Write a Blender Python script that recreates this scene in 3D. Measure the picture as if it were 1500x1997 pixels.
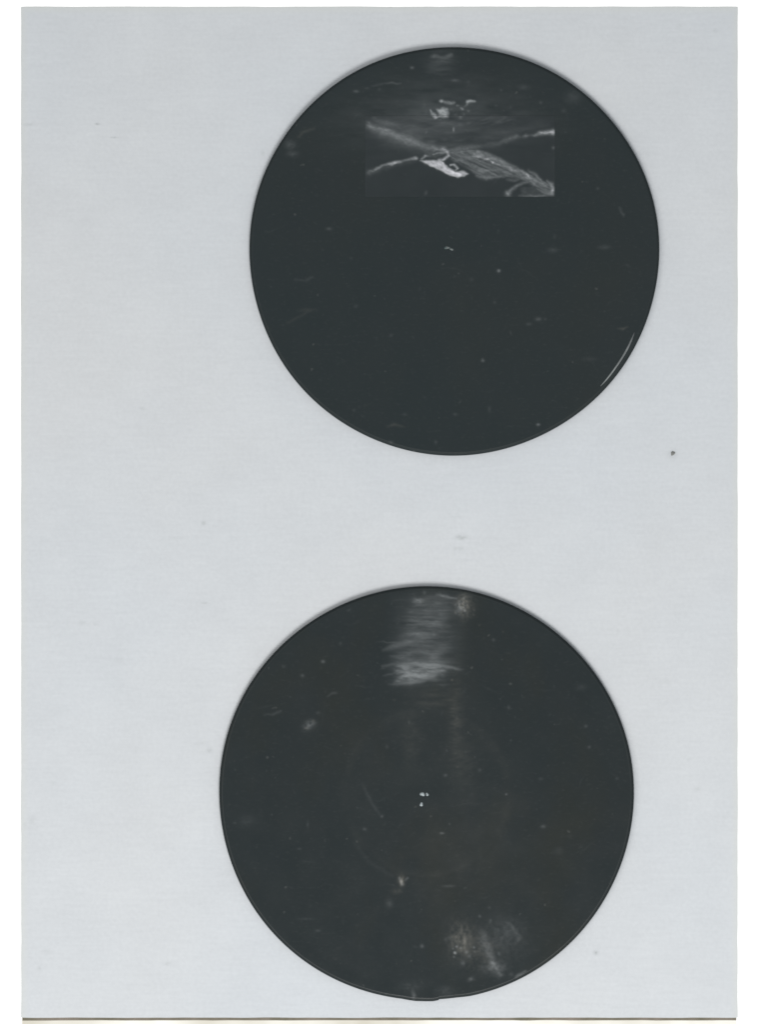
import bpy, math
import numpy as np

# ------------------------------------------------------------------ scene, camera, light
for o in list(bpy.data.objects):
    bpy.data.objects.remove(o)
S = bpy.context.scene
COL = S.collection
MM = 0.001
PX = 0.15 * MM               # one photograph pixel on the sheet = 0.15 mm (A4 sheet, 120 mm discs)
CAM_H = 1.0                  # copy-stand camera, one metre above the sheet
CX, CY = 750.0, 998.5

cam_d = bpy.data.cameras.new('camera')
cam = bpy.data.objects.new('camera', cam_d)
COL.objects.link(cam)
cam.location = (0, 0, CAM_H)
cam_d.sensor_fit = 'VERTICAL'
cam_d.sensor_height = 36.0
cam_d.lens = 36.0 * CAM_H / (1997 * PX)
cam_d.clip_start = 0.05
cam_d.clip_end = 10
S.camera = cam

W = bpy.data.worlds.new('World')
S.world = W
W.use_nodes = True
bg = W.node_tree.nodes['Background']
bg.inputs['Color'].default_value = (0.93, 0.975, 1.0, 1)
bg.inputs['Strength'].default_value = 0.56


def area(name, loc, target, sx, sy, energy, color):
    d = bpy.data.lights.new(name, 'AREA')
    d.shape = 'RECTANGLE'
    d.size, d.size_y = sx, sy
    d.energy = energy
    d.color = color
    o = bpy.data.objects.new(name, d)
    COL.objects.link(o)
    o.location = loc
    from mathutils import Vector
    v = Vector(target) - Vector(loc)
    o.rotation_euler = v.to_track_quat('-Z', 'Y').to_euler()
    return o


# long copy lamp in front of the sheet (shadows fall towards the top of the sheet), plus an added soft fill from the left, no such lamp seen
area('copy_lamp', (0.10, -0.80, 1.0), (0.0, 0.0, 0), 0.60, 0.46, 14.4, (1.0, 0.985, 0.965))
area('side_fill', (-0.75, -0.30, 1.1), (-0.05, 0, 0), 0.7, 0.7, 4.6, (1.0, 0.94, 0.88))

S.render.engine = 'CYCLES'
S.cycles.filter_width = 1.6
S.view_settings.view_transform = 'Standard'
S.view_settings.look = 'None'
S.view_settings.exposure = 0.0
S.view_settings.gamma = 1.0
S.view_settings.use_curve_mapping = False
E_REF = 1.30                 # light on the sheet relative to display white


def wp(px, py, z=0.0):
    """photograph pixel -> metres at height z"""
    k = (CAM_H - z) / CAM_H
    return ((px - CX) * PX * k, (CY - py) * PX * k)


def lin(s):
    s = np.asarray(s, float) / 255.0
    return np.where(s <= 0.04045, s / 12.92, ((s + 0.055) / 1.055) ** 2.4)


# ------------------------------------------------------------------ numeric helpers
def hash2(ix, iy, seed):
    h = (ix.astype(np.int64) * 374761393 + iy.astype(np.int64) * 668265263 + seed * 144665) & 0x7fffffff
    h = ((h ^ (h >> 13)) * 1274126177) & 0x7fffffff
    h = h ^ (h >> 16)
    return (h & 0xffff) / 65535.0


def vnoise(x, y, seed=0):
    ix, iy = np.floor(x), np.floor(y)
    fx, fy = x - ix, y - iy
    fx = fx * fx * (3 - 2 * fx)
    fy = fy * fy * (3 - 2 * fy)
    a = hash2(ix, iy, seed); b = hash2(ix + 1, iy, seed)
    c = hash2(ix, iy + 1, seed); d = hash2(ix + 1, iy + 1, seed)
    return (a * (1 - fx) + b * fx) * (1 - fy) + (c * (1 - fx) + d * fx) * fy


def fbm(x, y, seed=0, o=3):
    r = 0; a = 0.5; t = 0
    for k in range(o):
        r = r + a * vnoise(x * 2 ** k, y * 2 ** k, seed + 17 * k); t += a; a *= 0.55
    return r / t


class Marks:
    """wear, scuffs, residue and painted highlights on a surface, in photograph pixels; amounts are steps of grey"""
    def __init__(self, u, v):
        self.u, self.v = u, v
        self.pale = np.zeros_like(u); self.brown = np.zeros_like(u)

    def _sel(self, x0, x1, y0, y1):
        return np.nonzero((self.u > x0) & (self.u < x1) & (self.v > y0) & (self.v < y1))[0]

    def _add(self, idx, val, ch, mode='max'):
        t = self.pale if ch == 'pale' else self.brown
        if mode == 'max':
            t[idx] = np.maximum(t[idx], val) + 0.25 * np.minimum(t[idx], val)
        else:
            t[idx] += val

    def stroke(self, pts, rough=0.35, ch='pale', ns=(6, 3), seed=3, mode='max', hard=2.0):
        """pts = (x, y, halfwidth, amount)"""
        pts = [tuple(map(float, p)) for p in pts]
        m = max(p[2] for p in pts) * 2.6 + 2
        xs = [p[0] for p in pts]; ys = [p[1] for p in pts]
        idx = self._sel(min(xs) - m, max(xs) + m, min(ys) - m, max(ys) + m)
        if len(idx) == 0:
            return
        u = self.u[idx] + 3.0 * (vnoise(self.u[idx] / 9, self.v[idx] / 9, seed + 5) - 0.5)
        v = self.v[idx] + 3.0 * (vnoise(self.u[idx] / 9, self.v[idx] / 9, seed + 6) - 0.5)
        best = np.zeros(len(idx))
        for a, b in zip(pts[:-1], pts[1:]):
            dx, dy = b[0] - a[0], b[1] - a[1]
            L2 = dx * dx + dy * dy + 1e-9
            t = np.clip(((u - a[0]) * dx + (v - a[1]) * dy) / L2, 0, 1)
            d = np.hypot(u - a[0] - t * dx, v - a[1] - t * dy)
            w = a[2] + (b[2] - a[2]) * t
            i = a[3] + (b[3] - a[3]) * t
            best = np.maximum(best, i * np.exp(-np.power(d / w, hard)))
        n = fbm(u / ns[0], v / ns[1], seed)
        self._add(idx, best * np.clip(1 - rough + 2 * rough * n, 0, 2), ch, mode)

    def blob(self, x, y, rx, ry, amt, rough=0.3, ch='pale', ang=0.0, ns=(5, 4), seed=9, mode='max', hard=2.0):
        if max(rx, ry) < 9:
            rx, ry, amt = rx * 0.75, ry * 0.75, amt * 0.92
        m = max(rx, ry) * 2.6 + 2
        idx = self._sel(x - m, x + m, y - m, y + m)
        if len(idx) == 0:
            return
        u, v = self.u[idx] - x, self.v[idx] - y
        c, s = math.cos(ang), math.sin(ang)
        a, b = (u * c + v * s) / rx, (-u * s + v * c) / ry
        q = amt * np.exp(-np.power(np.hypot(a, b), hard))
        n = fbm(self.u[idx] / ns[0], self.v[idx] / ns[1], seed)
        self._add(idx, q * np.clip(1 - rough + 2 * rough * (n - 0.5) * 2 * 0.8 + rough, 0, 2), ch, mode)

    def poly(self, pts, amt, rough=0.3, ns=(8, 3), seed=21, soft=2.0, ang=0.0, mode='max', ch='pale'):
        p = np.array(pts, float)
        m = soft * 3 + 2
        idx = self._sel(p[:, 0].min() - m, p[:, 0].max() + m, p[:, 1].min() - m, p[:, 1].max() + m)
        if len(idx) == 0:
            return
        u = self.u[idx] + 2.0 * (vnoise(self.u[idx] / 6, self.v[idx] / 6, seed + 2) - 0.5)
        v = self.v[idx] + 2.0 * (vnoise(self.u[idx] / 6, self.v[idx] / 6, seed + 3) - 0.5)
        inside = np.zeros(len(idx), bool); dist = np.full(len(idx), 1e9)
        for a, b in zip(p, np.roll(p, -1, 0)):
            dx, dy = b - a
            t = np.clip(((u - a[0]) * dx + (v - a[1]) * dy) / (dx * dx + dy * dy + 1e-9), 0, 1)
            dist = np.minimum(dist, np.hypot(u - a[0] - t * dx, v - a[1] - t * dy))
            cr = ((a[1] > v) != (b[1] > v))
            xi = a[0] + (v - a[1]) / (dy if abs(dy) > 1e-9 else 1e-9) * dx
            inside ^= cr & (u < xi)
        sd = np.where(inside, dist, -dist)
        f = 1 / (1 + np.exp(-sd / soft * 2.2))
        c, s = math.cos(ang), math.sin(ang)
        n = fbm((u * c + v * s) / ns[0], (-u * s + v * c) / ns[1], seed)
        self._add(idx, amt * f * np.clip(1 - rough + 2 * rough * n, 0, 2), ch, mode)


def grey_to_mix(step, base=56.0, top=0.50):
    """grey step seen in the photograph -> how much pale residue or painted highlight covers the black"""
    return np.clip((lin(base + np.clip(step, 0, 190)) - lin(base)) / (top * E_REF), 0, 1)


# ------------------------------------------------------------------ materials
def new_mat(name):
    m = bpy.data.materials.new(name)
    m.use_nodes = True
    nt = m.node_tree
    return m, nt, nt.nodes, nt.links, nt.nodes['Principled BSDF']


def mix_rgb(nt, fac, a, b, blend='MIX'):
    n = nt.nodes.new('ShaderNodeMix')
    n.data_type = 'RGBA'; n.blend_type = blend
    for sock, val in ((n.inputs[0], fac), (n.inputs[6], a), (n.inputs[7], b)):
        if isinstance(val, (int, float)):
            sock.default_value = val
        elif isinstance(val, tuple):
            sock.default_value = val
        else:
            nt.links.new(val, sock)
    return n.outputs[2]


def math_n(nt, op, a, b=None, c=None, clamp=False):
    n = nt.nodes.new('ShaderNodeMath'); n.operation = op; n.use_clamp = clamp
    for i, val in enumerate((a, b, c)):
        if val is None:
            continue
        if isinstance(val, (int, float)):
            n.inputs[i].default_value = val
        else:
            nt.links.new(val, n.inputs[i])
    return n.outputs[0]


def noise_n(nt, vec, scale, detail=2.0, rough=0.5):
    n = nt.nodes.new('ShaderNodeTexNoise')
    n.inputs['Scale'].default_value = scale
    n.inputs['Detail'].default_value = detail
    n.inputs['Roughness'].default_value = rough
    if vec is not None:
        nt.links.new(vec, n.inputs['Vector'])
    return n.outputs['Fac']


def obj_coord(nt, scale=(1, 1, 1)):
    t = nt.nodes.new('ShaderNodeTexCoord')
    mp = nt.nodes.new('ShaderNodeMapping')
    mp.inputs['Scale'].default_value = scale
    nt.links.new(t.outputs['Object'], mp.inputs['Vector'])
    return mp.outputs['Vector']


def attr(nt, name):
    a = nt.nodes.new('ShaderNodeAttribute'); a.attribute_name = name
    return a.outputs['Fac']


def ramp(nt, x, lo, hi, a=0.0, b=1.0):
    n = nt.nodes.new('ShaderNodeMapRange')
    n.inputs['From Min'].default_value = lo; n.inputs['From Max'].default_value = hi
    n.inputs['To Min'].default_value = a; n.inputs['To Max'].default_value = b
    nt.links.new(x, n.inputs['Value'])
    return n.outputs['Result']


def mat_disc(name, olive, d=1.0):
    m, nt, N, L, P = new_mat(name)
    co = obj_coord(nt)
    big = ramp(nt, noise_n(nt, co, 28, 3, 0.55), 0.35, 0.7)
    base = mix_rgb(nt, big, (0.0052 * d, 0.0108 * d, 0.0122 * d, 1), (0.0068 * d, 0.0116 * d, 0.0126 * d, 1))
    ol = ramp(nt, noise_n(nt, obj_coord(nt, (1, 0.6, 1)), 36, 4, 0.6), 0.5, 0.72, 0, olive)
    base = mix_rgb(nt, ol, base, (0.0088 * d, 0.0122 * d, 0.0098 * d, 1))
    # fine dust film lying over everything
    dust = ramp(nt, noise_n(nt, obj_coord(nt, (0.7, 1.4, 1)), 900, 3, 0.7), 0.55, 0.85, 0, 0.02)
    base = mix_rgb(nt, dust, base, (0.42, 0.43, 0.42, 1))
    speck = ramp(nt, noise_n(nt, co, 420, 1, 0.4), 0.76, 0.82, 0, 0.05)
    base = mix_rgb(nt, speck, base, (0.40, 0.40, 0.38, 1))
    base = mix_rgb(nt, attr(nt, 'brown'), base, (0.47, 0.44, 0.375, 1))
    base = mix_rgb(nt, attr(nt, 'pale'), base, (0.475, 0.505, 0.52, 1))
    L.new(base, P.inputs['Base Color'])
    r = ramp(nt, noise_n(nt, co, 120, 4, 0.6), 0.3, 0.75, 0.17, 0.23)
    cover = math_n(nt, 'ADD', attr(nt, 'pale'), attr(nt, 'brown'), clamp=True)
    cover = math_n(nt, 'ADD', cover, attr(nt, 'rim'), clamp=True)
    L.new(math_n(nt, 'MULTIPLY_ADD', cover, 0.5, r, clamp=True), P.inputs['Roughness'])
    L.new(math_n(nt, 'MULTIPLY_ADD', attr(nt, 'rim'), -0.2, 0.5), P.inputs['Specular IOR Level'])
    b = N.new('ShaderNodeBump'); b.inputs['Strength'].default_value = 0.25; b.inputs['Distance'].default_value = 0.00004
    L.new(noise_n(nt, co, 700, 3, 0.6), b.inputs['Height'])
    L.new(b.outputs['Normal'], P.inputs['Normal'])
    return m


def mat_film():
    # clear film lies dark on the black disc; only its creases and residue are whitish
    m, nt, N, L, P = new_mat('wrinkled_clear_film')
    col = mix_rgb(nt, ramp(nt, attr(nt, 'pale'), 0.15, 0.6), (0.475, 0.505, 0.52, 1), (0.52, 0.525, 0.56, 1))
    c = mix_rgb(nt, attr(nt, 'brown'), (0.0070, 0.0118, 0.0134, 1), (0.47, 0.44, 0.375, 1))
    c = mix_rgb(nt, attr(nt, 'pale'), c, col)
    L.new(c, P.inputs['Base Color'])
    L.new(math_n(nt, 'MULTIPLY_ADD', attr(nt, 'pale'), 0.5, 0.22, clamp=True), P.inputs['Roughness'])
    return m


def mat_plain(name, col, rough=0.8, var=None, scale=200, spec=0.2):
    m, nt, N, L, P = new_mat(name)
    c = mix_rgb(nt, ramp(nt, noise_n(nt, obj_coord(nt), scale, 4, 0.6), 0.35, 0.65), col + (1,), (var or tuple(k * 0.92 for k in col)) + (1,))
    L.new(c, P.inputs['Base Color'])
    P.inputs['Roughness'].default_value = rough
    P.inputs['Specular IOR Level'].default_value = spec
    return m


STAINS = [  # photograph px: x, y, rx, ry, strength (soiling on the paper)
    (900, 1048, 10, 5, 0.24), (895, 1070, 12, 4, 0.14), (905, 1092, 14, 3, 0.05), (893, 1008, 14, 2.5, 0.05),
    (885, 925, 16, 4, 0.05), (190, 242, 5, 2, 0.30), (222, 268, 9, 1.8, 0.20), (277, 797, 6, 3, 0.12),
    (397, 1020, 5, 4, 0.22), (398, 1176, 7, 2.5, 0.16), (160, 1215, 9, 4, 0.10), (184, 1216, 4, 4, 0.10),
    (408, 1463, 6, 5, 0.15), (390, 1450, 12, 4, 0.06), (62, 1600, 7, 9, 0.09), (47, 1608, 4, 4, 0.08),
    (102, 1526, 6, 4, 0.08), (76, 1888, 4, 5, 0.12), (325, 1879, 7, 4, 0.10), (1163, 1858, 5, 4, 0.28),
    (1362, 1538, 6, 6, 0.08), (512, 298, 4, 5, 0.14), (1313, 885, 9, 9, 0.16), (1325, 52, 5, 5, 0.10),
    (1395, 60, 5, 4, 0.10), (55, 243, 10, 2.5, 0.12), (230, 1285, 10, 3, 0.05), (896, 1150, 18, 10, 0.04),
    (1345, 1480, 5, 4, 0.06), (92, 1855, 8, 6, 0.05), (1300, 1330, 12, 5, 0.04), (345, 1050, 16, 4, 0.04)]


def mat_paper():
    m, nt, N, L, P = new_mat('pale_grey_paper')
    co = obj_coord(nt)
    pap = (0.462, 0.485, 0.510, 1)
    warm = (0.472, 0.487, 0.503, 1)
    c = mix_rgb(nt, ramp(nt, noise_n(nt, co, 9, 3, 0.5), 0.35, 0.65), pap, warm)
    # long horizontal fibres and a fine tooth
    fib = ramp(nt, noise_n(nt, obj_coord(nt, (0.16, 1.6, 1)), 620, 3, 0.6), 0.3, 0.7, 0.0, 1.0)
    c = mix_rgb(nt, 0.018, c, fib, 'OVERLAY')
    tooth = ramp(nt, noise_n(nt, co, 900, 2, 0.6), 0.3, 0.7, 0.0, 1.0)
    c = mix_rgb(nt, 0.024, c, tooth, 'OVERLAY')
    cloud = ramp(nt, noise_n(nt, co, 60, 3, 0.55), 0.3, 0.7, 0.0, 1.0)
    c = mix_rgb(nt, 0.018, c, cloud, 'OVERLAY')
    # yellowed border of the sheet
    sep = N.new('ShaderNodeSeparateXYZ')
    t = N.new('ShaderNodeTexCoord'); L.new(t.outputs['Object'], sep.inputs[0])
    xl, yb = wp(40, 1985); xr, yt = wp(1440, 14)
    e = math_n(nt, 'MINIMUM', math_n(nt, 'SUBTRACT', sep.outputs[0], xl), math_n(nt, 'SUBTRACT', xr, sep.outputs[0]))
    e = math_n(nt, 'MINIMUM', e, math_n(nt, 'SUBTRACT', yt, sep.outputs[1]))
    c = mix_rgb(nt, ramp(nt, e, 0.0, 0.0022, 0.55, 0.0), c, (0.482, 0.497, 0.478, 1))
    # a darker line right on the cut edge
    c = mix_rgb(nt, ramp(nt, e, 0.0, 0.0006, 0.08, 0.0), c, (0.40, 0.413, 0.40, 1))
    # soiling
    tot = None
    wob = N.new('ShaderNodeTexNoise'); wob.inputs['Scale'].default_value = 1500
    L.new(t.outputs['Object'], wob.inputs['Vector'])
    for (x, y, rx, ry, s) in STAINS:
        if s <= 0:
            continue
        px, py = wp(x, y)
        a = math_n(nt, 'MULTIPLY', math_n(nt, 'SUBTRACT', sep.outputs[0], px), 1 / (rx * PX))
        b = math_n(nt, 'MULTIPLY', math_n(nt, 'SUBTRACT', sep.outputs[1], py), 1 / (ry * PX))
        d2 = math_n(nt, 'ADD', math_n(nt, 'MULTIPLY', a, a), math_n(nt, 'MULTIPLY', b, b))
        q = math_n(nt, 'MULTIPLY', math_n(nt, 'EXPONENT', math_n(nt, 'MULTIPLY', d2, -1.0)), s * 1.4)
        tot = q if tot is None else math_n(nt, 'ADD', tot, q)
    tot = math_n(nt, 'MULTIPLY', tot, ramp(nt, wob.outputs['Fac'], 0.3, 0.7, 0.4, 1.3), clamp=True)
    c = mix_rgb(nt, tot, c, (0.17, 0.19, 0.18, 1))
    L.new(c, P.inputs['Base Color'])
    P.inputs['Roughness'].default_value = 0.75
    P.inputs['Specular IOR Level'].default_value = 0.15
    b = N.new('ShaderNodeBump'); b.inputs['Strength'].default_value = 0.06; b.inputs['Distance'].default_value = 0.00004
    L.new(fib, b.inputs['Height'])
    L.new(b.outputs['Normal'], P.inputs['Normal'])
    return m


# ------------------------------------------------------------------ mesh helpers
def link(name, me, parent=None, mat=None):
    o = bpy.data.objects.new(name, me)
    COL.objects.link(o)
    if parent is not None:
        o.parent = parent
    if mat is not None:
        me.materials.append(mat)
    return o


def mesh_np(name, verts, quads, smooth=True, tris=None):
    me = bpy.data.meshes.new(name)
    nq = len(quads); nt_ = 0 if tris is None else len(tris)
    me.vertices.add(len(verts))
    me.vertices.foreach_set('co', np.asarray(verts, np.float32).ravel())
    loops = np.asarray(quads, np.int32).ravel()
    starts = np.arange(nq) * 4
    if nt_:
        loops = np.concatenate([loops, np.asarray(tris, np.int32).ravel()])
        starts = np.concatenate([starts, nq * 4 + np.arange(nt_) * 3])
    me.loops.add(len(loops)); me.loops.foreach_set('vertex_index', loops)
    me.polygons.add(nq + nt_)
    me.polygons.foreach_set('loop_start', starts.astype(np.int32))
    me.update(calc_edges=True)
    me.validate()
    me.polygons.foreach_set('use_smooth', np.full(nq + nt_, bool(smooth)))
    return me


def set_attr(me, name, vals):
    a = me.attributes.new(name, 'FLOAT', 'POINT')
    a.data.foreach_set('value', np.asarray(vals, np.float32))


def tag(o, label, cat, group=None):
    o['label'] = label; o['category'] = cat
    if group:
        o['group'] = group


def sheet_mesh(name, x0, x1, y0, y1, z0, th, nx, ny, wob=0.0, seed=0):
    """closed thin sheet with a slightly uneven cut outline (metres)"""
    gx = np.linspace(0, 1, nx + 1); gy = np.linspace(0, 1, ny + 1)
    X, Y = np.meshgrid(x0 + (x1 - x0) * gx, y0 + (y1 - y0) * gy)
    fx = np.abs(2 * gx[None, :] - 1) ** 8 * np.sign(2 * gx[None, :] - 1)
    fy = np.abs(2 * gy[:, None] - 1) ** 8 * np.sign(2 * gy[:, None] - 1)
    X = X + fx * wob * (fbm(Y * 120, Y * 0 + seed, seed) - 0.5)
    Y = Y + fy * wob * (fbm(X * 120, X * 0 + seed + 3, seed + 1) - 0.5)
    n = (nx + 1) * (ny + 1)
    top = np.stack([X.ravel(), Y.ravel(), np.full(n, z0 + th)], 1)
    bot = np.stack([X.ravel(), Y.ravel(), np.full(n, z0)], 1)
    I = np.arange(n).reshape(ny + 1, nx + 1)
    q = np.stack([I[:-1, :-1], I[:-1, 1:], I[1:, 1:], I[1:, :-1]], -1).reshape(-1, 4)
    qb = q[:, ::-1] + n
    ring = np.concatenate([I[0, :-1], I[:-1, -1], I[-1, :0:-1], I[:0:-1, 0]])
    nx_ = np.roll(ring, -1)
    qs = np.stack([ring, ring + n, nx_ + n, nx_], 1)
    return mesh_np(name, np.concatenate([top, bot]), np.concatenate([q, qb, qs]), smooth=False)


# ------------------------------------------------------------------ setting and paper stack
T = 0.05 * MM
GAP = 0.004 * MM
board_me = sheet_mesh('white_backing_board', -0.32, 0.32, -0.36, 0.36, -3 * MM, 3 * MM - GAP, 4, 4)
board = link('white_backing_board', board_me, None, mat_plain('white_board', (0.93, 0.93, 0.93), 0.7, (0.92, 0.92, 0.92), 60))
board['kind'] = 'structure'

x0, ytop = wp(40.5, 14); x1, ybot = wp(1439.5, 1984.5)
card_m = mat_plain('cream_card_stock', (0.76, 0.75, 0.71), 0.8, (0.50, 0.475, 0.41), 22)
card = link('cream_card', sheet_mesh('cream_card', x0 + 0.35 * MM, x1 - 0.45 * MM, ybot - 2.7 * MM, ytop - 3 * MM, 0.0, T, 60, 40, 0.5 * MM, 4), None, card_m)
tag(card, 'cream card lying lowest, its edge showing below the grey sheet', 'card')
brown_m = mat_plain('dark_brown_layer', (0.115, 0.108, 0.078), 0.8, (0.19, 0.165, 0.14), 120)
brown = link('dark_layer', sheet_mesh('dark_layer', x0 + 0.4 * MM, x1 - 0.4 * MM, ybot - 0.78 * MM, ytop - 2 * MM, T + GAP, T, 90, 40, 0.25 * MM, 7), None, brown_m)  # thin dark layer put in to draw the line below the sheet
tag(brown, 'dark brown layer showing as a thin line under the bottom edge of the grey sheet', 'card')
Z0 = 2 * (T + GAP)
paper = link('paper_sheet', sheet_mesh('paper_sheet', x0, x1, ybot, ytop, Z0, T, 140, 200, 0.22 * MM, 11), None, mat_paper())
tag(paper, 'large pale grey paper sheet carrying the two black discs', 'paper')
ZP = Z0 + T + GAP


# ------------------------------------------------------------------ discs
NSEG = 1300


def make_disc(name, cx, cy, rx, ry, thick, ringfun, radfun, marks_fun, mat, label, seed):
    ztop = ZP + thick
    ox, oy = wp(cx, cy, ztop)
    k = (CAM_H - ztop) / CAM_H * PX
    R = 0.5 * (rx + ry)
    rim = 7.0                                     # rim rounding, px
    rr = np.concatenate([np.linspace(1.6, R - rim, 236), R - rim + rim * np.sin(np.linspace(0, 1, 13)[1:] * math.pi / 2)])
    nr = len(rr)
    th = np.arange(NSEG) / NSEG * 2 * math.pi
    RR, TH = np.meshgrid(rr, th, indexing='ij')
    rad = radfun(TH) * (RR / R) ** 6              # outline unevenness only near the rim
    U = cx + (RR * rx / R + rad) * np.cos(TH)
    V = cy - (RR * ry / R + rad) * np.sin(TH)
    # profile, mm below the rim crown
    over = np.clip((RR - (R - rim)) / rim, 0, 1)
    Zm = ringfun(RR, TH, R) - 0.80 * (1 - np.sqrt(np.clip(1 - over ** 2, 0, 1)))
    Zm = Zm + 0.05 * (fbm(U / 160, V / 160, seed) - 0.5) * (over < 0.01)
    M = Marks(U.ravel(), V.ravel())
    marks_fun(M)
    M.pale[(over > 0.75).ravel()] *= 0.2
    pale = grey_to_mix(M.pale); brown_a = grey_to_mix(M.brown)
    Zm = Zm + 0.03 * np.clip(pale, 0, 0.5).reshape(Zm.shape)
    top = np.stack([(U.ravel() - cx) * k, -(V.ravel() - cy) * k, thick + Zm.ravel() * MM], 1)
    last = top[-NSEG:].copy()
    low = last.copy(); low[:, 2] = 0.35 * MM
    base = last.copy(); base[:, :2] *= 0.995; base[:, 2] = 0.0
    inner = base.copy(); inner[:, :2] *= 0.02
    c = np.array([[0, 0, top[:NSEG, 2].mean()], [0, 0, 0.0]])
    V3 = np.concatenate([top, low, base, inner, c])
    rings = nr + 3
    I = np.arange(rings * NSEG).reshape(rings, NSEG)
    q = np.stack([I[:-1], I[1:], np.roll(I[1:], -1, 1), np.roll(I[:-1], -1, 1)], -1).reshape(-1, 4)
    ct, cb = rings * NSEG, rings * NSEG + 1
    a = I[0]; t1 = np.stack([np.full(NSEG, ct), a, np.roll(a, -1)], 1)
    b = I[-1]; t2 = np.stack([b, np.full(NSEG, cb), np.roll(b, -1)], 1)
    me = mesh_np('disc_body', V3, q, True, np.concatenate([t1, t2]))
    pad = np.zeros(len(V3) - len(pale))
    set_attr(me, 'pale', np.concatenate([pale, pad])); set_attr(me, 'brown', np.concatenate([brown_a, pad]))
    set_attr(me, 'rim', np.concatenate([np.clip(over.ravel() * 4, 0, 1), pad + 1]))
    root = bpy.data.objects.new(name, None); COL.objects.link(root)
    root.location = (ox, oy, ZP)
    root.empty_display_size = 0.02
    tag(root, label, 'disc', 'black discs on the grey sheet')
    link('disc_body', me, root, mat)
    return root, k, thick


def sprinkle(M, rng, n, cx, cy, R, lo, hi, ch='pale'):
    for _ in range(n):
        r = R * math.sqrt(rng.random()); a = rng.random() * 6.283
        s = 1.6 + 2.2 * rng.random() ** 3
        M.blob(cx + r * math.cos(a), cy + r * math.sin(a), s * (1 + rng.random()), s, lo + (hi - lo) * rng.random() ** 3, 0.3, ch, ang=rng.random() * 3)


def hair_lines(M, rng, n, cx, cy, R, amt):
    for _ in range(n):
        r = R * math.sqrt(rng.random()); a = rng.random() * 6.283
        x, y = cx + r * math.cos(a), cy + r * math.sin(a)
        d = rng.normal(0, 0.35) if rng.random() < 0.7 else rng.random() * 3.14
        L = 6 + 26 * rng.random() ** 2
        b = rng.normal(0, 0.2)
        q = amt * (0.3 + rng.random())
        M.stroke([(x, y, 1.2, 0), (x + L * math.cos(d), y + L * math.sin(d), 1.6, q),
                  (x + 2 * L * math.cos(d + b), y + 2 * L * math.sin(d + b), 1.2, 0)], 0.5)


# ---- upper disc
FX0, FX1, FY0, FY1 = 712, 1082.5, 226, 384       # the film patch


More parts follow.
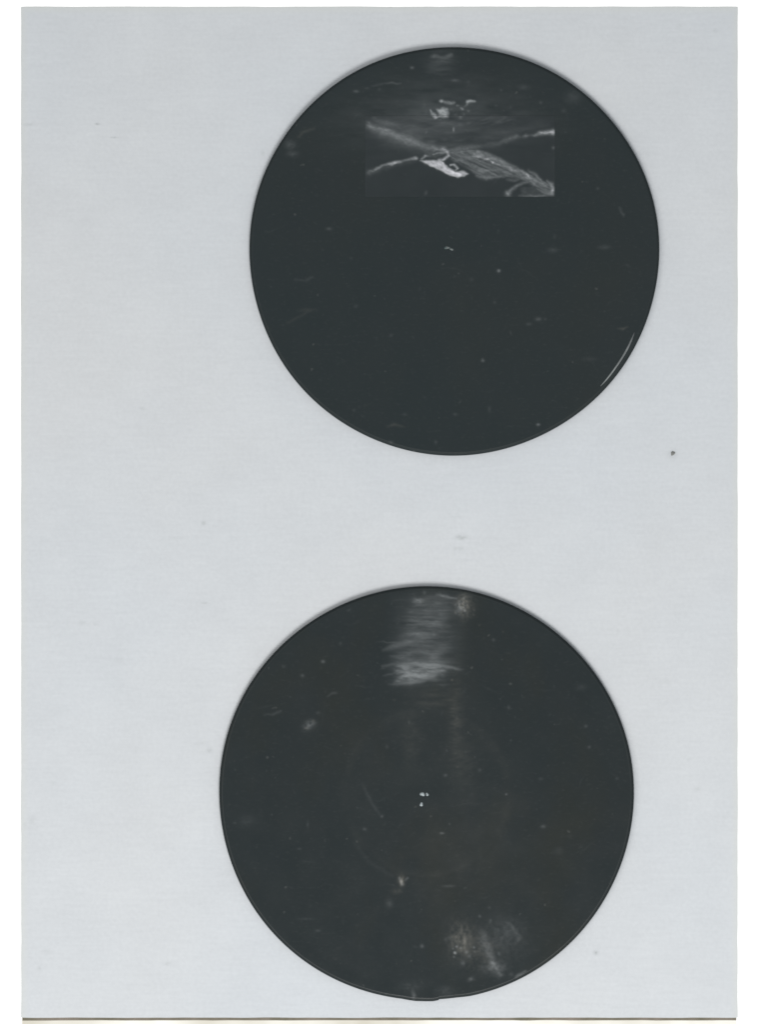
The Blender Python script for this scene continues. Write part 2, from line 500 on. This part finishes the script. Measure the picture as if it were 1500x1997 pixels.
def marks_upper(M):
    rng = np.random.default_rng(5)
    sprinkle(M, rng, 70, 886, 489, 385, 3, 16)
    hair_lines(M, rng, 50, 886, 489, 370, 4)
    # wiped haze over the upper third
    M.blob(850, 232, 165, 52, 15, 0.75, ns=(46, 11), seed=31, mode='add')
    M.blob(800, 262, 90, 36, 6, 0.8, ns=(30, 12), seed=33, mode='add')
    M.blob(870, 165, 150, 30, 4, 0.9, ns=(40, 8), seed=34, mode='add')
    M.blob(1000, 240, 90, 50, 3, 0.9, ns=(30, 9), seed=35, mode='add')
    # highlight by the rim, put in as pale streaks
    M.blob(860, 124, 30, 24, 15, 0.6, ns=(30, 5), seed=36)
    M.stroke([(838, 112, 4, 8), (848, 109, 5, 32), (858, 113, 4, 24), (868, 112, 4, 26), (880, 108, 4.5, 34)], 0.3)
    M.stroke([(842, 122, 3.5, 12), (862, 120, 4, 22), (884, 121, 3, 8)], 0.3)
    for a in [(804, 132, 5, 4, 42), (695, 178, 8, 4, 28), (740, 175, 6, 5, 14), (716, 172, 8, 4, 12), (888, 157, 9, 3.5, 26),
              (914, 160, 7, 5, 14), (978, 176, 4, 4, 18), (996, 209, 5, 5, 16), (1055, 200, 5, 5, 18), (1022, 170, 14, 6, 12),
              (968, 206, 6, 4, 14), (1100, 216, 8, 6, 12), (1118, 190, 16, 12, 13), (960, 230, 5, 4, 10), (973, 528, 4.5, 4, 62),
              (942, 703, 4.5, 4, 38), (1050, 828, 4.5, 3.5, 55), (1180, 482, 12, 4, 12), (1078, 488, 9, 5, 14), (1050, 622, 8, 5, 24),
              (1032, 632, 7, 4, 16), (1064, 622, 4, 4, 14), (642, 446, 7, 4, 20), (965, 590, 4, 4, 12), (694, 597, 5, 5, 10),
              (763, 654, 4, 4, 14), (920, 545, 6, 5, 9), (888, 808, 5, 4, 16), (955, 798, 4, 8, 12), (1150, 700, 14, 4, 8),
              (763, 862, 6, 4, 15), (850, 862, 4, 5, 14), (790, 808, 6, 4, 12), (690, 800, 4, 4, 12), (1082, 462, 4, 6, 8)]:
        M.blob(*a)
    M.stroke([(748, 162, 2, 10), (765, 161, 2.5, 26), (783, 163, 2, 16)], 0.2)
    M.stroke([(724, 168, 3, 8), (745, 163, 3, 14)], 0.3)
    M.stroke([(1208, 406, 2.5, 10), (1217, 418, 3, 19)], 0.3)
    M.stroke([(582, 266, 2.5, 9), (590, 258, 3, 13), (612, 250, 2.5, 8)], 0.4, 'brown')
    M.blob(566, 282, 9, 8, 24, 0.5); M.blob(570, 300, 11, 6, 16, 0.5)
    M.stroke([(575, 545, 2, 8), (595, 548, 3, 9), (608, 540, 2.5, 9)], 0.3)
    M.stroke([(560, 630, 3, 6), (575, 622, 3, 7), (605, 606, 3, 6)], 0.3, 'brown')
    M.blob(598, 605, 16, 4, 8, 0.4, 'brown')
    M.stroke([(1205, 640, 2, 8), (1217, 641, 2.5, 20), (1226, 638, 2, 8)], 0.2, 'brown')
    M.stroke([(755, 832, 2.5, 6), (770, 828, 3, 16), (790, 832, 2, 4)], 0.3, 'brown')
    # bright flecks above the film, a highlight put into the colour
    M.blob(861, 197, 6, 5, 92, 0.3, ns=(4, 3)); M.stroke([(868, 200, 4, 55), (878, 201, 4.5, 62), (885, 201, 4, 50)], 0.5, ns=(4, 3))
    M.blob(893, 206, 5, 3.5, 48, 0.4); M.blob(901, 212, 6, 4, 72, 0.4, ns=(3, 3), ang=0.5); M.stroke([(906, 208, 2.2, 30), (911, 203, 2.4, 50)], 0.3)
    M.stroke([(911, 199, 3.4, 90), (918, 198, 3.4, 96), (926, 198, 2.4, 70)], 0.25, ns=(4, 3))
    M.stroke([(840, 215, 3, 60), (845, 222, 4.6, 96), (850, 229, 4, 84)], 0.4, ns=(4, 4))
    M.poly([(852, 213), (862, 210), (873, 211), (876, 220), (873, 228), (866, 230), (853, 229), (856, 222)], 94, 0.5, ns=(6, 4), soft=3.2)
    M.blob(914, 216, 6, 5, 30, 0.5); M.blob(889, 222, 10, 8, 18, 0.6); M.blob(880, 212, 7, 6, 22, 0.6); M.blob(905, 222, 7, 7, 24, 0.6)
    M.blob(862, 235, 18, 6, 22, 0.4); M.blob(828, 204, 5, 8, 22); M.blob(832, 218, 5, 8, 24)


def ring_upper(RR, TH, R):
    z = -0.10 * (1 - 1 / (1 + np.exp(-(RR - (R - 22)) / 5.0)))        # field slightly below a narrow rim
    return z


def rad_upper(TH):
    return 0.7 * np.sin(3 * TH + 1.0) + 0.4 * np.sin(7 * TH)


DU_T = 2.15 * MM
mu = mat_disc('black_disc_surface', 0.25)
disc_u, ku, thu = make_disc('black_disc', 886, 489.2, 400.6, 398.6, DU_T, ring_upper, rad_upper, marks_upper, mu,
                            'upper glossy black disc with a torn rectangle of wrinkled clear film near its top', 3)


# film patch on the upper disc: a wrinkled clear remnant with lifted creases
def make_film():
    nx, ny = 372, 160
    X, Y = np.meshgrid(np.linspace(FX0, FX1, nx + 1), np.linspace(FY0, FY1, ny + 1))
    M = Marks(X.ravel(), Y.ravel())
    marks_upper(M)                     # the haze under the film shows through it
    under = M.pale.copy()
    M.pale[:] = 0
    a = M.stroke
    a([(719, 240, 5, 26), (720, 246, 6.5, 38), (728, 251, 7.5, 48), (752, 256, 7, 50), (772, 262, 8, 42), (800, 273, 9, 40),
       (822, 283, 7.5, 40), (846, 289, 6, 40), (866, 290, 6, 48)], 0.3, ns=(18, 6))
    a([(730, 232, 5, 14), (752, 240, 7, 20), (790, 254, 8, 16), (820, 268, 6, 10)], 0.5, ns=(18, 6))
    a([(745, 262, 12, 12), (790, 278, 14, 14), (830, 292, 8, 8)], 0.5, ns=(22, 6), mode='add')
    a([(718, 337, 3, 22), (735, 328, 3.6, 48), (752, 322, 3.4, 44), (771, 317, 3.6, 88), (786, 314, 3, 40), (800, 311, 3, 44), (812, 309, 3.6, 70)], 0.2, hard=2.4)
    a([(720, 336, 6, 16), (770, 321, 5, 12), (812, 311, 5, 10)], 0.4)
    # curl at the centre
    a([(848, 292, 3, 40), (864, 292, 3.2, 64), (874, 296, 3.4, 84), (875, 303, 3.2, 84), (867, 309, 3.2, 88), (855, 313, 3, 70)], 0.25)
    a([(846, 301, 2.6, 40), (860, 298, 2.6, 56), (870, 297, 2.4, 40)], 0.3)
    a([(822, 309, 2.6, 56), (829, 303, 2.6, 64), (840, 306, 2, 16)], 0.3)
    M.poly([(828, 296), (860, 294), (868, 300), (850, 308), (830, 306)], 16, 0.4)
    M.poly([(819, 313.5), (838, 312), (860, 312.5), (867, 319), (876, 327), (889, 334), (904, 333), (914, 338.5), (905, 344),
            (892, 346), (878, 342), (858, 332), (838, 322.5)], 112, 0.2, ns=(12, 4), soft=1.8, ang=0.45)
    a([(860, 322, 2.5, 20), (884, 338, 3, 22), (900, 341, 2.5, 18)], 0.3, mode='add')
    a([(879, 322, 2.4, 86), (886, 321, 2.4, 78), (893, 328, 2.6, 92), (889, 332, 2.0, 50)], 0.2)
    # right upper crease
    a([(1079, 258, 5.2, 108), (1068, 258, 4.8, 84), (1052, 260, 4.2, 60), (1043, 263, 3.6, 34), (1033, 264, 3, 16), (1026, 264, 3.6, 40),
       (1018, 267, 3, 12), (1008, 267, 4.2, 34), (990, 272, 5, 28), (975, 279, 5, 18), (945, 284, 6, 14), (918, 287, 6, 30), (895, 290, 6, 34), (872, 293, 4, 30)], 0.2)
    a([(1070, 244, 6, 4), (1000, 256, 9, 7), (930, 272, 9, 8)], 0.8, ns=(24, 4))
    # broad wing on the lower right, with the grain running along it
    wing = [(876, 297), (900, 293), (928, 292), (952, 297), (980, 311), (1010, 326), (1040, 343), (1066, 357), (1079, 362), (1080, 381),
            (1062, 381), (1044, 366), (1022, 352), (990, 344), (952, 350), (932, 343), (915, 330), (893, 318), (880, 310)]
    M.poly(wing, 33, 0.85, ns=(30, 3.2), soft=3.0, ang=0.42, seed=51)
    M.poly([(930, 292), (955, 298), (985, 313), (1015, 329), (1045, 346), (1072, 360), (1064, 364), (1030, 350), (985, 326), (945, 310), (925, 302)], 40, 0.5, ns=(22, 3), soft=2.2, ang=0.5, seed=57)
    a([(888, 313, 3.6, 34), (910, 309, 4, 40), (932, 304, 4, 48)], 0.3)
    a([(884, 298, 4, 34), (905, 296, 4.5, 38), (930, 295, 4, 30)], 0.3)
    a([(925, 301, 4, 50), (934, 305, 4.5, 72), (942, 308, 3, 40)], 0.2)
    a([(944, 309, 3.4, 62), (951, 310, 3.8, 78), (957, 312, 2.6, 50), (962, 315, 3.4, 96)], 0.15)
    a([(964, 317, 2.5, 50), (980, 322, 3.5, 46), (994, 326, 5.5, 56), (1003, 334, 5, 44), (1012, 338, 3, 30)], 0.3)
    a([(1023, 338, 3.2, 62), (1030, 343, 4, 80), (1036, 348, 3.2, 56), (1041, 358, 2.5, 34)], 0.25)
    a([(1032, 333, 3, 26), (1046, 342, 3.6, 44), (1056, 354, 3.4, 42), (1066, 362, 3, 34)], 0.3)
    a([(1068, 352, 3, 34), (1076, 359, 4, 56), (1077.5, 368, 4.2, 70), (1076.5, 378, 3.8, 66)], 0.25)
    a([(930, 342, 3, 26), (950, 347, 4.5, 44), (966, 345, 3, 36), (988, 343, 3, 22)], 0.3)
    a([(935, 333, 3, 28), (960, 332, 3.4, 30), (985, 330, 3, 22)], 0.4)
    a([(990, 349, 3, 18), (1004, 352, 3.4, 32), (1014, 350, 3, 16)], 0.3)
    a([(992, 376.5, 6, 66), (997, 372, 4, 44), (1008, 363, 3.2, 36), (1020, 357, 3, 32), (1030, 355, 3.4, 34)], 0.25)
    a([(1014, 382, 2.4, 14), (1035, 382, 2.6, 34), (1056, 382.4, 2.6, 36), (1072, 381, 2.4, 20)], 0.2)
    M.poly([(1015, 366), (1045, 362), (1072, 372), (1074, 381), (1018, 381)], 12, 0.5)
    M.blob(1080, 288, 4.5, 4.5, 28); M.blob(831, 376, 4, 6, 20, ang=0.4); M.blob(885, 252.5, 2.6, 6, 72, 0.1)
    M.blob(898, 228, 5, 5, 48); M.blob(898, 243, 8, 5, 16); M.blob(842, 276, 9, 4, 16); M.blob(868, 272, 8, 4, 14)
    M.blob(974, 238, 9, 3.5, 16); M.blob(985, 227, 7, 4, 14); M.blob(915, 240, 8, 4, 14); M.blob(880, 284, 40, 5, 12, 0.4, ns=(30, 3))
    rng = np.random.default_rng(8)
    for _ in range(46):
        x = rng.uniform(730, 1000); y = rng.uniform(228, 282)
        L = rng.uniform(8, 34); s = rng.normal(0.05 if x < 880 else -0.2, 0.15)
        a([(x, y, 1.4, 0), (x + L, y + L * s, 2.0, rng.uniform(3, 13)), (x + 2 * L, y + 2 * L * s, 1.4, 0)], 0.4)
    M.pale *= np.clip(0.66 + 0.75 * fbm((M.u + 0.45 * M.v) / 7, (M.v - 0.35 * M.u) / 3.2, 91, 3), 0.4, 1.5)
    M.pale += 9 * np.clip(M.pale / 40, 0, 1) * (fbm(M.u / 3.2, M.v / 2.6, 95, 2) - 0.5)
    M.pale += under * np.clip(1 - M.pale / 60, 0.2, 1) + 3.4 * np.clip((M.v - FY0) / 60, 0, 1) * np.clip(2 * fbm(M.u / 60, M.v / 40, 98) - 0.25, 0, 1.3)
    # cut edges of the film drawn a little paler
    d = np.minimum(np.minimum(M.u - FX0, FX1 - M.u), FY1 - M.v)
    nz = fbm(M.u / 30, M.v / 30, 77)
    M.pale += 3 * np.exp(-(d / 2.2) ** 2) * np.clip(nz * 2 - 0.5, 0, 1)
    pale = grey_to_mix(M.pale)
    ztop = ZP + DU_T
    wx = (M.u - 886) * ku; wy = -(M.v - 489.2) * ku
    base_z = DU_T + (-0.10 + 0.03 + 0.045 + 0.02) * MM
    z = base_z + 0.22 * MM * np.clip(pale, 0, 0.6) + 0.02 * MM * fbm(M.u / 25, M.v / 14, 5)
    n = (nx + 1) * (ny + 1)
    I = np.arange(n).reshape(ny + 1, nx + 1)
    q = np.stack([I[1:, :-1], I[1:, 1:], I[:-1, 1:], I[:-1, :-1]], -1).reshape(-1, 4)
    me = mesh_np('film_patch', np.stack([wx, wy, z], 1), q)
    set_attr(me, 'pale', pale); set_attr(me, 'brown', grey_to_mix(M.brown))
    f = link('film_patch', me, disc_u, mat_film())
    f['label'] = 'torn rectangle of wrinkled clear film with whitish creases'


make_film()


# ---- lower disc
def marks_lower(M):
    rng = np.random.default_rng(12)
    sprinkle(M, rng, 90, 832, 1548, 390, 3, 16)
    sprinkle(M, rng, 40, 832, 1548, 390, 3, 14, 'brown')
    hair_lines(M, rng, 60, 832, 1548, 380, 4)
    a, b = M.stroke, M.blob
    # lamp reflection on scuffs below the top rim, painted as short pale streaks
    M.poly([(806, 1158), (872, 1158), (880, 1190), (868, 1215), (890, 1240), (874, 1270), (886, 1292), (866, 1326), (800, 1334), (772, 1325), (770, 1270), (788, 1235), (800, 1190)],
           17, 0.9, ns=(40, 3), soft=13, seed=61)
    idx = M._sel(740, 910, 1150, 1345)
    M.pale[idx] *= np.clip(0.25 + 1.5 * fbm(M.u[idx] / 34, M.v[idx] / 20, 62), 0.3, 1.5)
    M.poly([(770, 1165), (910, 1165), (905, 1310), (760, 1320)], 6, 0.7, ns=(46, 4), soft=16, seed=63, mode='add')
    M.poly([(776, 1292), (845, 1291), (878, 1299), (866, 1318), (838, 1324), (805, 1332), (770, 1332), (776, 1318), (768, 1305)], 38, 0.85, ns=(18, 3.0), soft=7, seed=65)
    for _ in range(60):
        y = rng.uniform(1160, 1335)
        x = rng.normal(825, 26); L = rng.uniform(10, 42); s = rng.normal(-0.03, 0.07)
        q = rng.uniform(5, 18) * (1.2 if y > 1240 else 0.7)
        a([(x - L, y - s * L, 1.4, 0), (x, y, 2.4, q), (x + L, y + s * L, 1.4, 0)], 0.4, ns=(16, 3))
    a([(746, 1300, 3, 16), (770, 1296, 4.5, 24), (792, 1295, 6, 34), (815, 1295, 7, 48), (848, 1297, 6, 54), (868, 1300, 4.5, 42), (895, 1304, 3.4, 28), (905, 1305, 2, 10)], 0.25, ns=(18, 3))
    a([(786, 1300, 7, 44), (796, 1312, 9, 48), (800, 1325, 7, 40)], 0.35, ns=(14, 4))
    a([(790, 1316, 6, 48), (815, 1317, 8, 58), (845, 1317, 8, 46), (858, 1313, 6, 26)], 0.35, ns=(20, 4))
    a([(758, 1335, 2.6, 10), (778, 1333, 4.4, 24), (802, 1330, 5.5, 42), (825, 1326, 5, 32), (850, 1322, 3, 14)], 0.25, ns=(18, 3))
    a([(748, 1318, 2, 10), (770, 1312, 3, 22), (790, 1308, 3.5, 26)], 0.3)
    a([(748, 1268, 3.5, 14), (762, 1263, 6, 24), (782, 1256, 8, 30), (800, 1252, 9, 34), (822, 1248, 8, 24), (838, 1246, 3, 12)], 0.3, ns=(16, 4))
    a([(762, 1280, 3, 14), (785, 1280, 4, 24), (800, 1276, 3.5, 28)], 0.3)
    a([(800, 1268, 5, 20), (820, 1270, 5.5, 30), (834, 1274, 4.5, 28), (844, 1278, 4, 36), (854, 1279, 3, 20)], 0.2)
    a([(796, 1236, 4, 26), (812, 1237, 4.5, 44), (828, 1237, 4, 34), (836, 1238, 3, 16), (846, 1237, 4.5, 34), (856, 1238, 3, 12)], 0.25)
    b(776, 1212, 5, 14, 9, 0.6)
    a([(796, 1219, 3, 14), (840, 1218, 3.5, 22), (880, 1221, 3, 16)], 0.3)
    a([(800, 1205, 2.5, 12), (840, 1204, 3, 18), (870, 1207, 2.5, 8)], 0.3)
    b(817, 1172, 15, 8, 34, 0.5, ns=(8, 5)); b(828, 1156, 5, 6, 28); b(800, 1194, 9, 5, 20); b(860, 1197, 5, 4, 26); b(855, 1175, 22, 8, 18, 0.6)
    a([(850, 1160, 3, 24), (866, 1162, 3.6, 44), (880, 1166, 3, 40), (892, 1167, 2.5, 28)], 0.25)
    # gritty spot at the rim
    b(905, 1180, 15, 22, 34, 0.9, 'brown', ns=(4, 4), seed=71)
    b(898, 1184, 12, 16, 26, 0.9, ns=(4, 4), seed=72)
    for (x, y, q) in [(907, 1191, 52), (902, 1179, 30), (905, 1166, 34), (894, 1176, 30), (915, 1186, 24), (925, 1190, 22), (888, 1195, 24), (924, 1199, 20), (912, 1201, 24)]:
        b(x, y, 3.2, 3.4, q, 0.2, 'brown' if q < 32 else 'pale')
    # rubbed brownish column below
    b(890, 1400, 14, 84, 9, 0.7, 'brown', ns=(14, 4), seed=73); b(850, 1350, 45, 18, 8, 0.6, 'brown', ns=(24, 6), seed=74)
    b(840, 1372, 40, 7, 9, 0.6, 'brown', ns=(20, 5), seed=75); b(802, 1440, 18, 50, 7, 0.7, 'brown', ns=(14, 6), seed=76)
    b(900, 1480, 26, 40, 7, 0.7, 'brown', ns=(12, 6), seed=78)
    for (x, y, rx, q) in [(891, 1401, 7, 16), (888, 1413, 8, 14), (886, 1443, 5, 14), (889, 1469, 9, 11), (893, 1496, 7, 15), (882, 1326, 4, 26), (876, 1365, 14, 12), (884, 1382, 9, 14)]:
        b(x, y, rx, 3, q, 0.3, 'brown')
    b(798, 1409, 3, 5, 16)
    # patch left
    b(603, 1414, 11, 8, 36, 0.6, ns=(5, 5), seed=79, ang=-0.5); b(611, 1406, 5, 4, 22, 0.3, 'brown'); b(598, 1420, 5, 4, 22, 0.3, 'brown')
    for z in [(630, 1290, 5, 4.5, 34), (590, 1318, 5, 5, 20), (664, 1255, 4, 4, 14), (620, 1390, 5, 4, 12), (553, 1300, 5, 4, 14),
              (745, 1592, 3.5, 3.5, 30), (711, 1617, 5, 4, 20), (869, 1512, 5, 4, 24), (936, 1502, 4, 4, 20), (988, 1549, 3, 2.8, 40),
              (862, 1625, 6, 2.6, 36), (877, 1607, 3, 3, 16), (1060, 1612, 6, 5, 22), (755, 1456, 4, 5, 14), (1143, 1416, 5, 4, 20), (1150, 1457, 4, 4, 18),
              (963, 1248, 4, 4, 20), (993, 1380, 4, 5, 18), (823, 1845, 5, 5, 28), (1204, 1518, 4, 4, 14), (1055, 1519, 6, 4, 14), (997, 1444, 3, 3, 12),
              (620, 1815, 8, 3, 16), (596, 1792, 14, 2, 10), (600, 1608, 3, 8, 12), (482, 1600, 16, 12, 7), (955, 1770, 4, 4, 14), (1090, 1660, 10, 8, 7),
              (760, 1762, 7, 9, 14), (875, 1728, 12, 2.6, 16), (1135, 1340, 10, 6, 8)]:
        b(*z)
    a([(706, 1528, 3, 4), (718, 1552, 3.4, 9), (732, 1578, 3.4, 10), (742, 1592, 2.5, 6)], 0.3)
    a([(640, 1358, 2.5, 8), (648, 1353, 3, 14), (657, 1350, 2.5, 11)], 0.3)
    a([(516, 1395, 2, 6), (530, 1393, 2.5, 11), (546, 1388, 2.5, 13)], 0.3)
    a([(690, 1642, 4, 2), (720, 1682, 4, 4), (765, 1708, 4, 4)], 0.4)
    b(783, 1718, 6, 10, 42, 0.7, 'brown', ns=(4, 5), seed=81); a([(779, 1712, 2.6, 34), (785, 1724, 3, 40)], 0.3); a([(792, 1716, 2, 20), (796, 1712, 2, 24)], 0.3)
    b(775, 1738, 10, 5, 14, 0.5, 'brown')
    # faint turned ring around the middle
    rr_ = np.hypot(M.u - 832, M.v - 1548)
    M.brown += 3.6 * np.exp(-((rr_ - 160) / 9) ** 2) * np.clip(fbm(M.u / 30, M.v / 30, 94) * 2 - 0.45, 0, 1.3)
    M.brown += 2.2 * np.exp(-((rr_ - 120) / 60) ** 2) * fbm(M.u / 14, M.v / 14, 96)
    # soiled area lower right
    b(900, 1832, 24, 32, 24, 0.95, 'brown', ns=(6, 9), seed=83); b(925, 1850, 46, 40, 9, 0.95, 'brown', ns=(5, 5), seed=84)
    b(988, 1830, 38, 40, 8, 0.9, ns=(9, 9), seed=85); b(907, 1850, 12, 16, 22, 0.6, 'brown', ns=(5, 8), seed=86)
    a([(906, 1822, 3.5, 24), (909, 1835, 4.5, 36), (908, 1850, 4, 26)], 0.4, 'brown')
    for (x, y, r, q) in [(887.5, 1858, 3.6, 88), (891, 1846, 3.2, 56), (899, 1849, 3, 42), (884, 1850, 2.6, 32), (886, 1866, 2.8, 32), (910, 1857, 4.5, 30),
                         (925, 1848, 3.4, 34), (916, 1865, 5, 26), (903, 1878, 6, 30), (926, 1856, 3, 24), (876, 1829, 5, 14), (870, 1832, 5, 14)]:
        b(x, y, r, r, q, 0.2)
    a([(938, 1812, 6, 8), (943, 1828, 9, 17), (950, 1850, 9, 24), (956, 1864, 7, 25), (962, 1878, 9, 30), (970, 1892, 9, 28), (976, 1901, 7, 18)], 0.9, ns=(6, 6), seed=88)
    b(965, 1886, 22, 14, 20, 0.95, ns=(5, 5), seed=89); b(948, 1845, 16, 26, 10, 0.9, ns=(5, 6), seed=90)
    for (x, y, r, q) in [(961, 1879, 5, 46), (968, 1889, 5, 40), (974, 1860, 5, 24), (984, 1884, 6, 20), (976, 1901, 5, 28), (942, 1838, 4, 16), (997, 1900, 6, 14)]:
        b(x, y, r, r, q, 0.3)
    a([(986, 1797, 4, 8), (996, 1804, 5, 17), (1006, 1818, 6, 14), (1014, 1830, 6, 13), (1006, 1840, 5, 8)], 0.9, ns=(5, 5))
    b(985, 1820, 34, 30, 10, 0.95, ns=(6, 6), seed=92)
    a([(955, 1800, 3, 14), (958, 1794, 3, 20)], 0.3); b(936, 1787, 4, 4, 22)
    a([(978, 1830, 3, 10), (990, 1818, 3, 18), (1002, 1812, 3, 14)], 0.5)
    b(918, 1910, 8, 5, 32, 0.4, ang=-0.4); b(868, 1932, 16, 10, 11, 0.5)
    a([(1006, 1906, 2.5, 20), (1014, 1900, 3, 34), (1026, 1894, 2.5, 26)], 0.3)
    a([(804, 1934, 4, 14), (807, 1942, 4, 32), (806, 1948, 3, 18)], 0.3); b(800, 1925, 22, 10, 9, 0.6)
    b(880, 1560, 150, 190, 2.0, 0.9, 'brown', ns=(50, 40), seed=93, mode='add'); b(920, 1700, 120, 160, 1.6, 0.9, 'brown', ns=(34, 26), seed=91, mode='add')


def ring_lower(RR, TH, R):
    z = -0.08 * (1 - 1 / (1 + np.exp(-(RR - (R - 22)) / 5.0)))
    return z - 0.035 / (1 + np.exp((RR - 165) / 1.4))                  # shallow turned circle in the middle


def rad_lower(TH):
    # slight unevenness, and a small moulding lip with a step at the bottom
    s = np.sin(TH); c = np.cos(TH)
    x = 405 * c
    lip = np.where((s < 0) & (x > -48) & (x < 25), 1.9 * np.clip((x + 48) / 24, 0, 1) * np.clip((25 - x) / 12, 0, 1), 0)
    flat = np.where((s < 0) & (x >= 25) & (x < 84), -1.6 * np.clip((84 - x) / 24, 0, 1), 0)
    return 0.8 * np.sin(2 * TH + 2.0) + 0.6 * np.sin(5 * TH + 0.6) + lip + flat


DL_T = 2.0 * MM
ml = mat_disc('soiled_black_disc_surface', 0.9, 0.85)
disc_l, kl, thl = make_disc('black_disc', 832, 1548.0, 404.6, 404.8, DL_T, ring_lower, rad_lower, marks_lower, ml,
                            'lower dull black disc with a scuffed highlight painted pale at its top and brownish soiling below', 9)


# small nibs mid upper disc; on the lower, glints put in as white domes
def nib_or_glint(parent, k, cx, cy, px, py, rx, ry, hgt, z0, mat, seed):
    nr, ns = 6, 16
    V = []; 
    for i in range(nr + 1):
        f = i / nr
        for j in range(ns):
            t = j / ns * 2 * math.pi
            w = 1 + 0.2 * math.sin(2 * t + seed) + 0.12 * math.sin(3 * t + 2 * seed)
            V.append((((px - cx) + 0.76 * rx * f * w * math.cos(t)) * k, (-(py - cy) + 0.76 * ry * f * w * math.sin(t)) * k, z0 + hgt * MM * (1 - f * f) - 0.02 * MM))
    q = [(i * ns + j, (i + 1) * ns + j, (i + 1) * ns + (j + 1) % ns, i * ns + (j + 1) % ns) for i in range(nr) for j in range(ns)]
    link('nib_or_glint', mesh_np('nib_or_glint', V, q), parent, mat)


nib_grey = mat_plain('worn_grey_nib', (0.12, 0.13, 0.13), 0.6, (0.03, 0.055, 0.055), 1800, 0.5)
glint_white = mat_plain('white_glint', (0.34, 0.385, 0.40), 0.6, (0.20, 0.23, 0.24), 1100, 0.5)  # pale colour standing in for the glints at the lower centre
zu = DU_T - 0.09 * MM
zl = DL_T - 0.10 * MM
nib_or_glint(disc_u, ku, 886, 489.2, 872, 483, 6.5, 4.0, 0.25, zu, nib_grey, 1)
nib_or_glint(disc_u, ku, 886, 489.2, 881, 486, 5.0, 3.2, 0.2, zu, nib_grey, 3)
nib_or_glint(disc_l, kl, 832, 1547.6, 824, 1548.5, 5.4, 5.6, 0.35, zl, glint_white, 2)
nib_or_glint(disc_l, kl, 832, 1547.6, 833.5, 1549, 3.8, 3.6, 0.25, zl, glint_white, 4)
nib_or_glint(disc_l, kl, 832, 1547.6, 822, 1568.5, 4.6, 4.4, 0.3, zl, glint_white, 5)


# chipped rim on the upper disc: a thin ridge, its highlight put in as pale colour, lower right
def make_chip():
    pts = [(1239, 646, 0.6), (1232, 664, 2.2), (1224, 681, 2.7), (1214, 698, 2.5), (1204, 713, 2.3), (1194, 727, 2.1), (1183, 741, 1.7), (1170, 755, 0.6)]
    P = np.array(pts)
    tt = np.linspace(0, len(P) - 1, 57)
    C = np.stack([np.interp(tt, np.arange(len(P)), P[:, i]) for i in range(3)], 1)
    C[:, 2] *= 0.6
    C[:, :2] = np.stack([np.convolve(np.pad(C[:, i], 4, 'edge'), np.ones(9) / 9, 'valid') for i in (0, 1)], 1)
    d = np.gradient(C[:, :2], axis=0); d /= np.linalg.norm(d, axis=1)[:, None]
    nrm = np.stack([-d[:, 1], d[:, 0]], 1)
    V = []; prof = [(-1.3, -0.05), (-0.7, 0.05), (0.0, 0.09), (0.7, 0.04), (1.3, -0.06)]
    for c, n in zip(C, nrm):
        for (s, h) in prof:
            V.append(((c[0] + n[0] * s * c[2] - 886) * ku, -(c[1] + n[1] * s * c[2] - 489.2) * ku, DU_T + (h + 0.01) * MM))
    m = len(prof)
    q = [(i * m + j, i * m + j + 1, (i + 1) * m + j + 1, (i + 1) * m + j) for i in range(len(C) - 1) for j in range(m - 1)]
    o = link('rim_chip_highlight', mesh_np('rim_chip_highlight', V, q), disc_u, mat_plain('chip_highlight', (0.20, 0.215, 0.215), 0.6, (0.08, 0.085, 0.09), 160, 0.3))
    o['label'] = 'thin chipped arc along the rim, its highlight painted pale'


make_chip()


# dark speck of dust on the paper, right of the upper disc
def make_speck():
    nr, ns = 7, 18
    V = []
    for i in range(nr + 1):
        f = i / nr
        ph = f * math.pi / 2
        for j in range(ns):
            t = j / ns * 2 * math.pi
            w = 1 + 0.12 * math.sin(t * 2 + 0.4) + 0.12 * math.sin(3 * t + 1.3) + 0.1 * math.sin(5 * t)
            V.append((3.8 * PX * math.sin(ph) * w * math.cos(t), 4.4 * PX * math.sin(ph) * w * math.sin(t), 0.30 * MM * math.cos(ph)))
    q = [(i * ns + j, (i + 1) * ns + j, (i + 1) * ns + (j + 1) % ns, i * ns + (j + 1) % ns) for i in range(nr) for j in range(ns)]
    o = link('dust_speck', mesh_np('dust_speck', V, q), None, mat_plain('dark_grit', (0.13, 0.135, 0.13), 0.9, (0.19, 0.19, 0.18), 900))
    px, py = wp(1313, 884)
    o.location = (px, py, ZP - GAP)
    tag(o, 'tiny dark speck of grit on the sheet, lower right of the upper disc', 'speck')


make_speck()
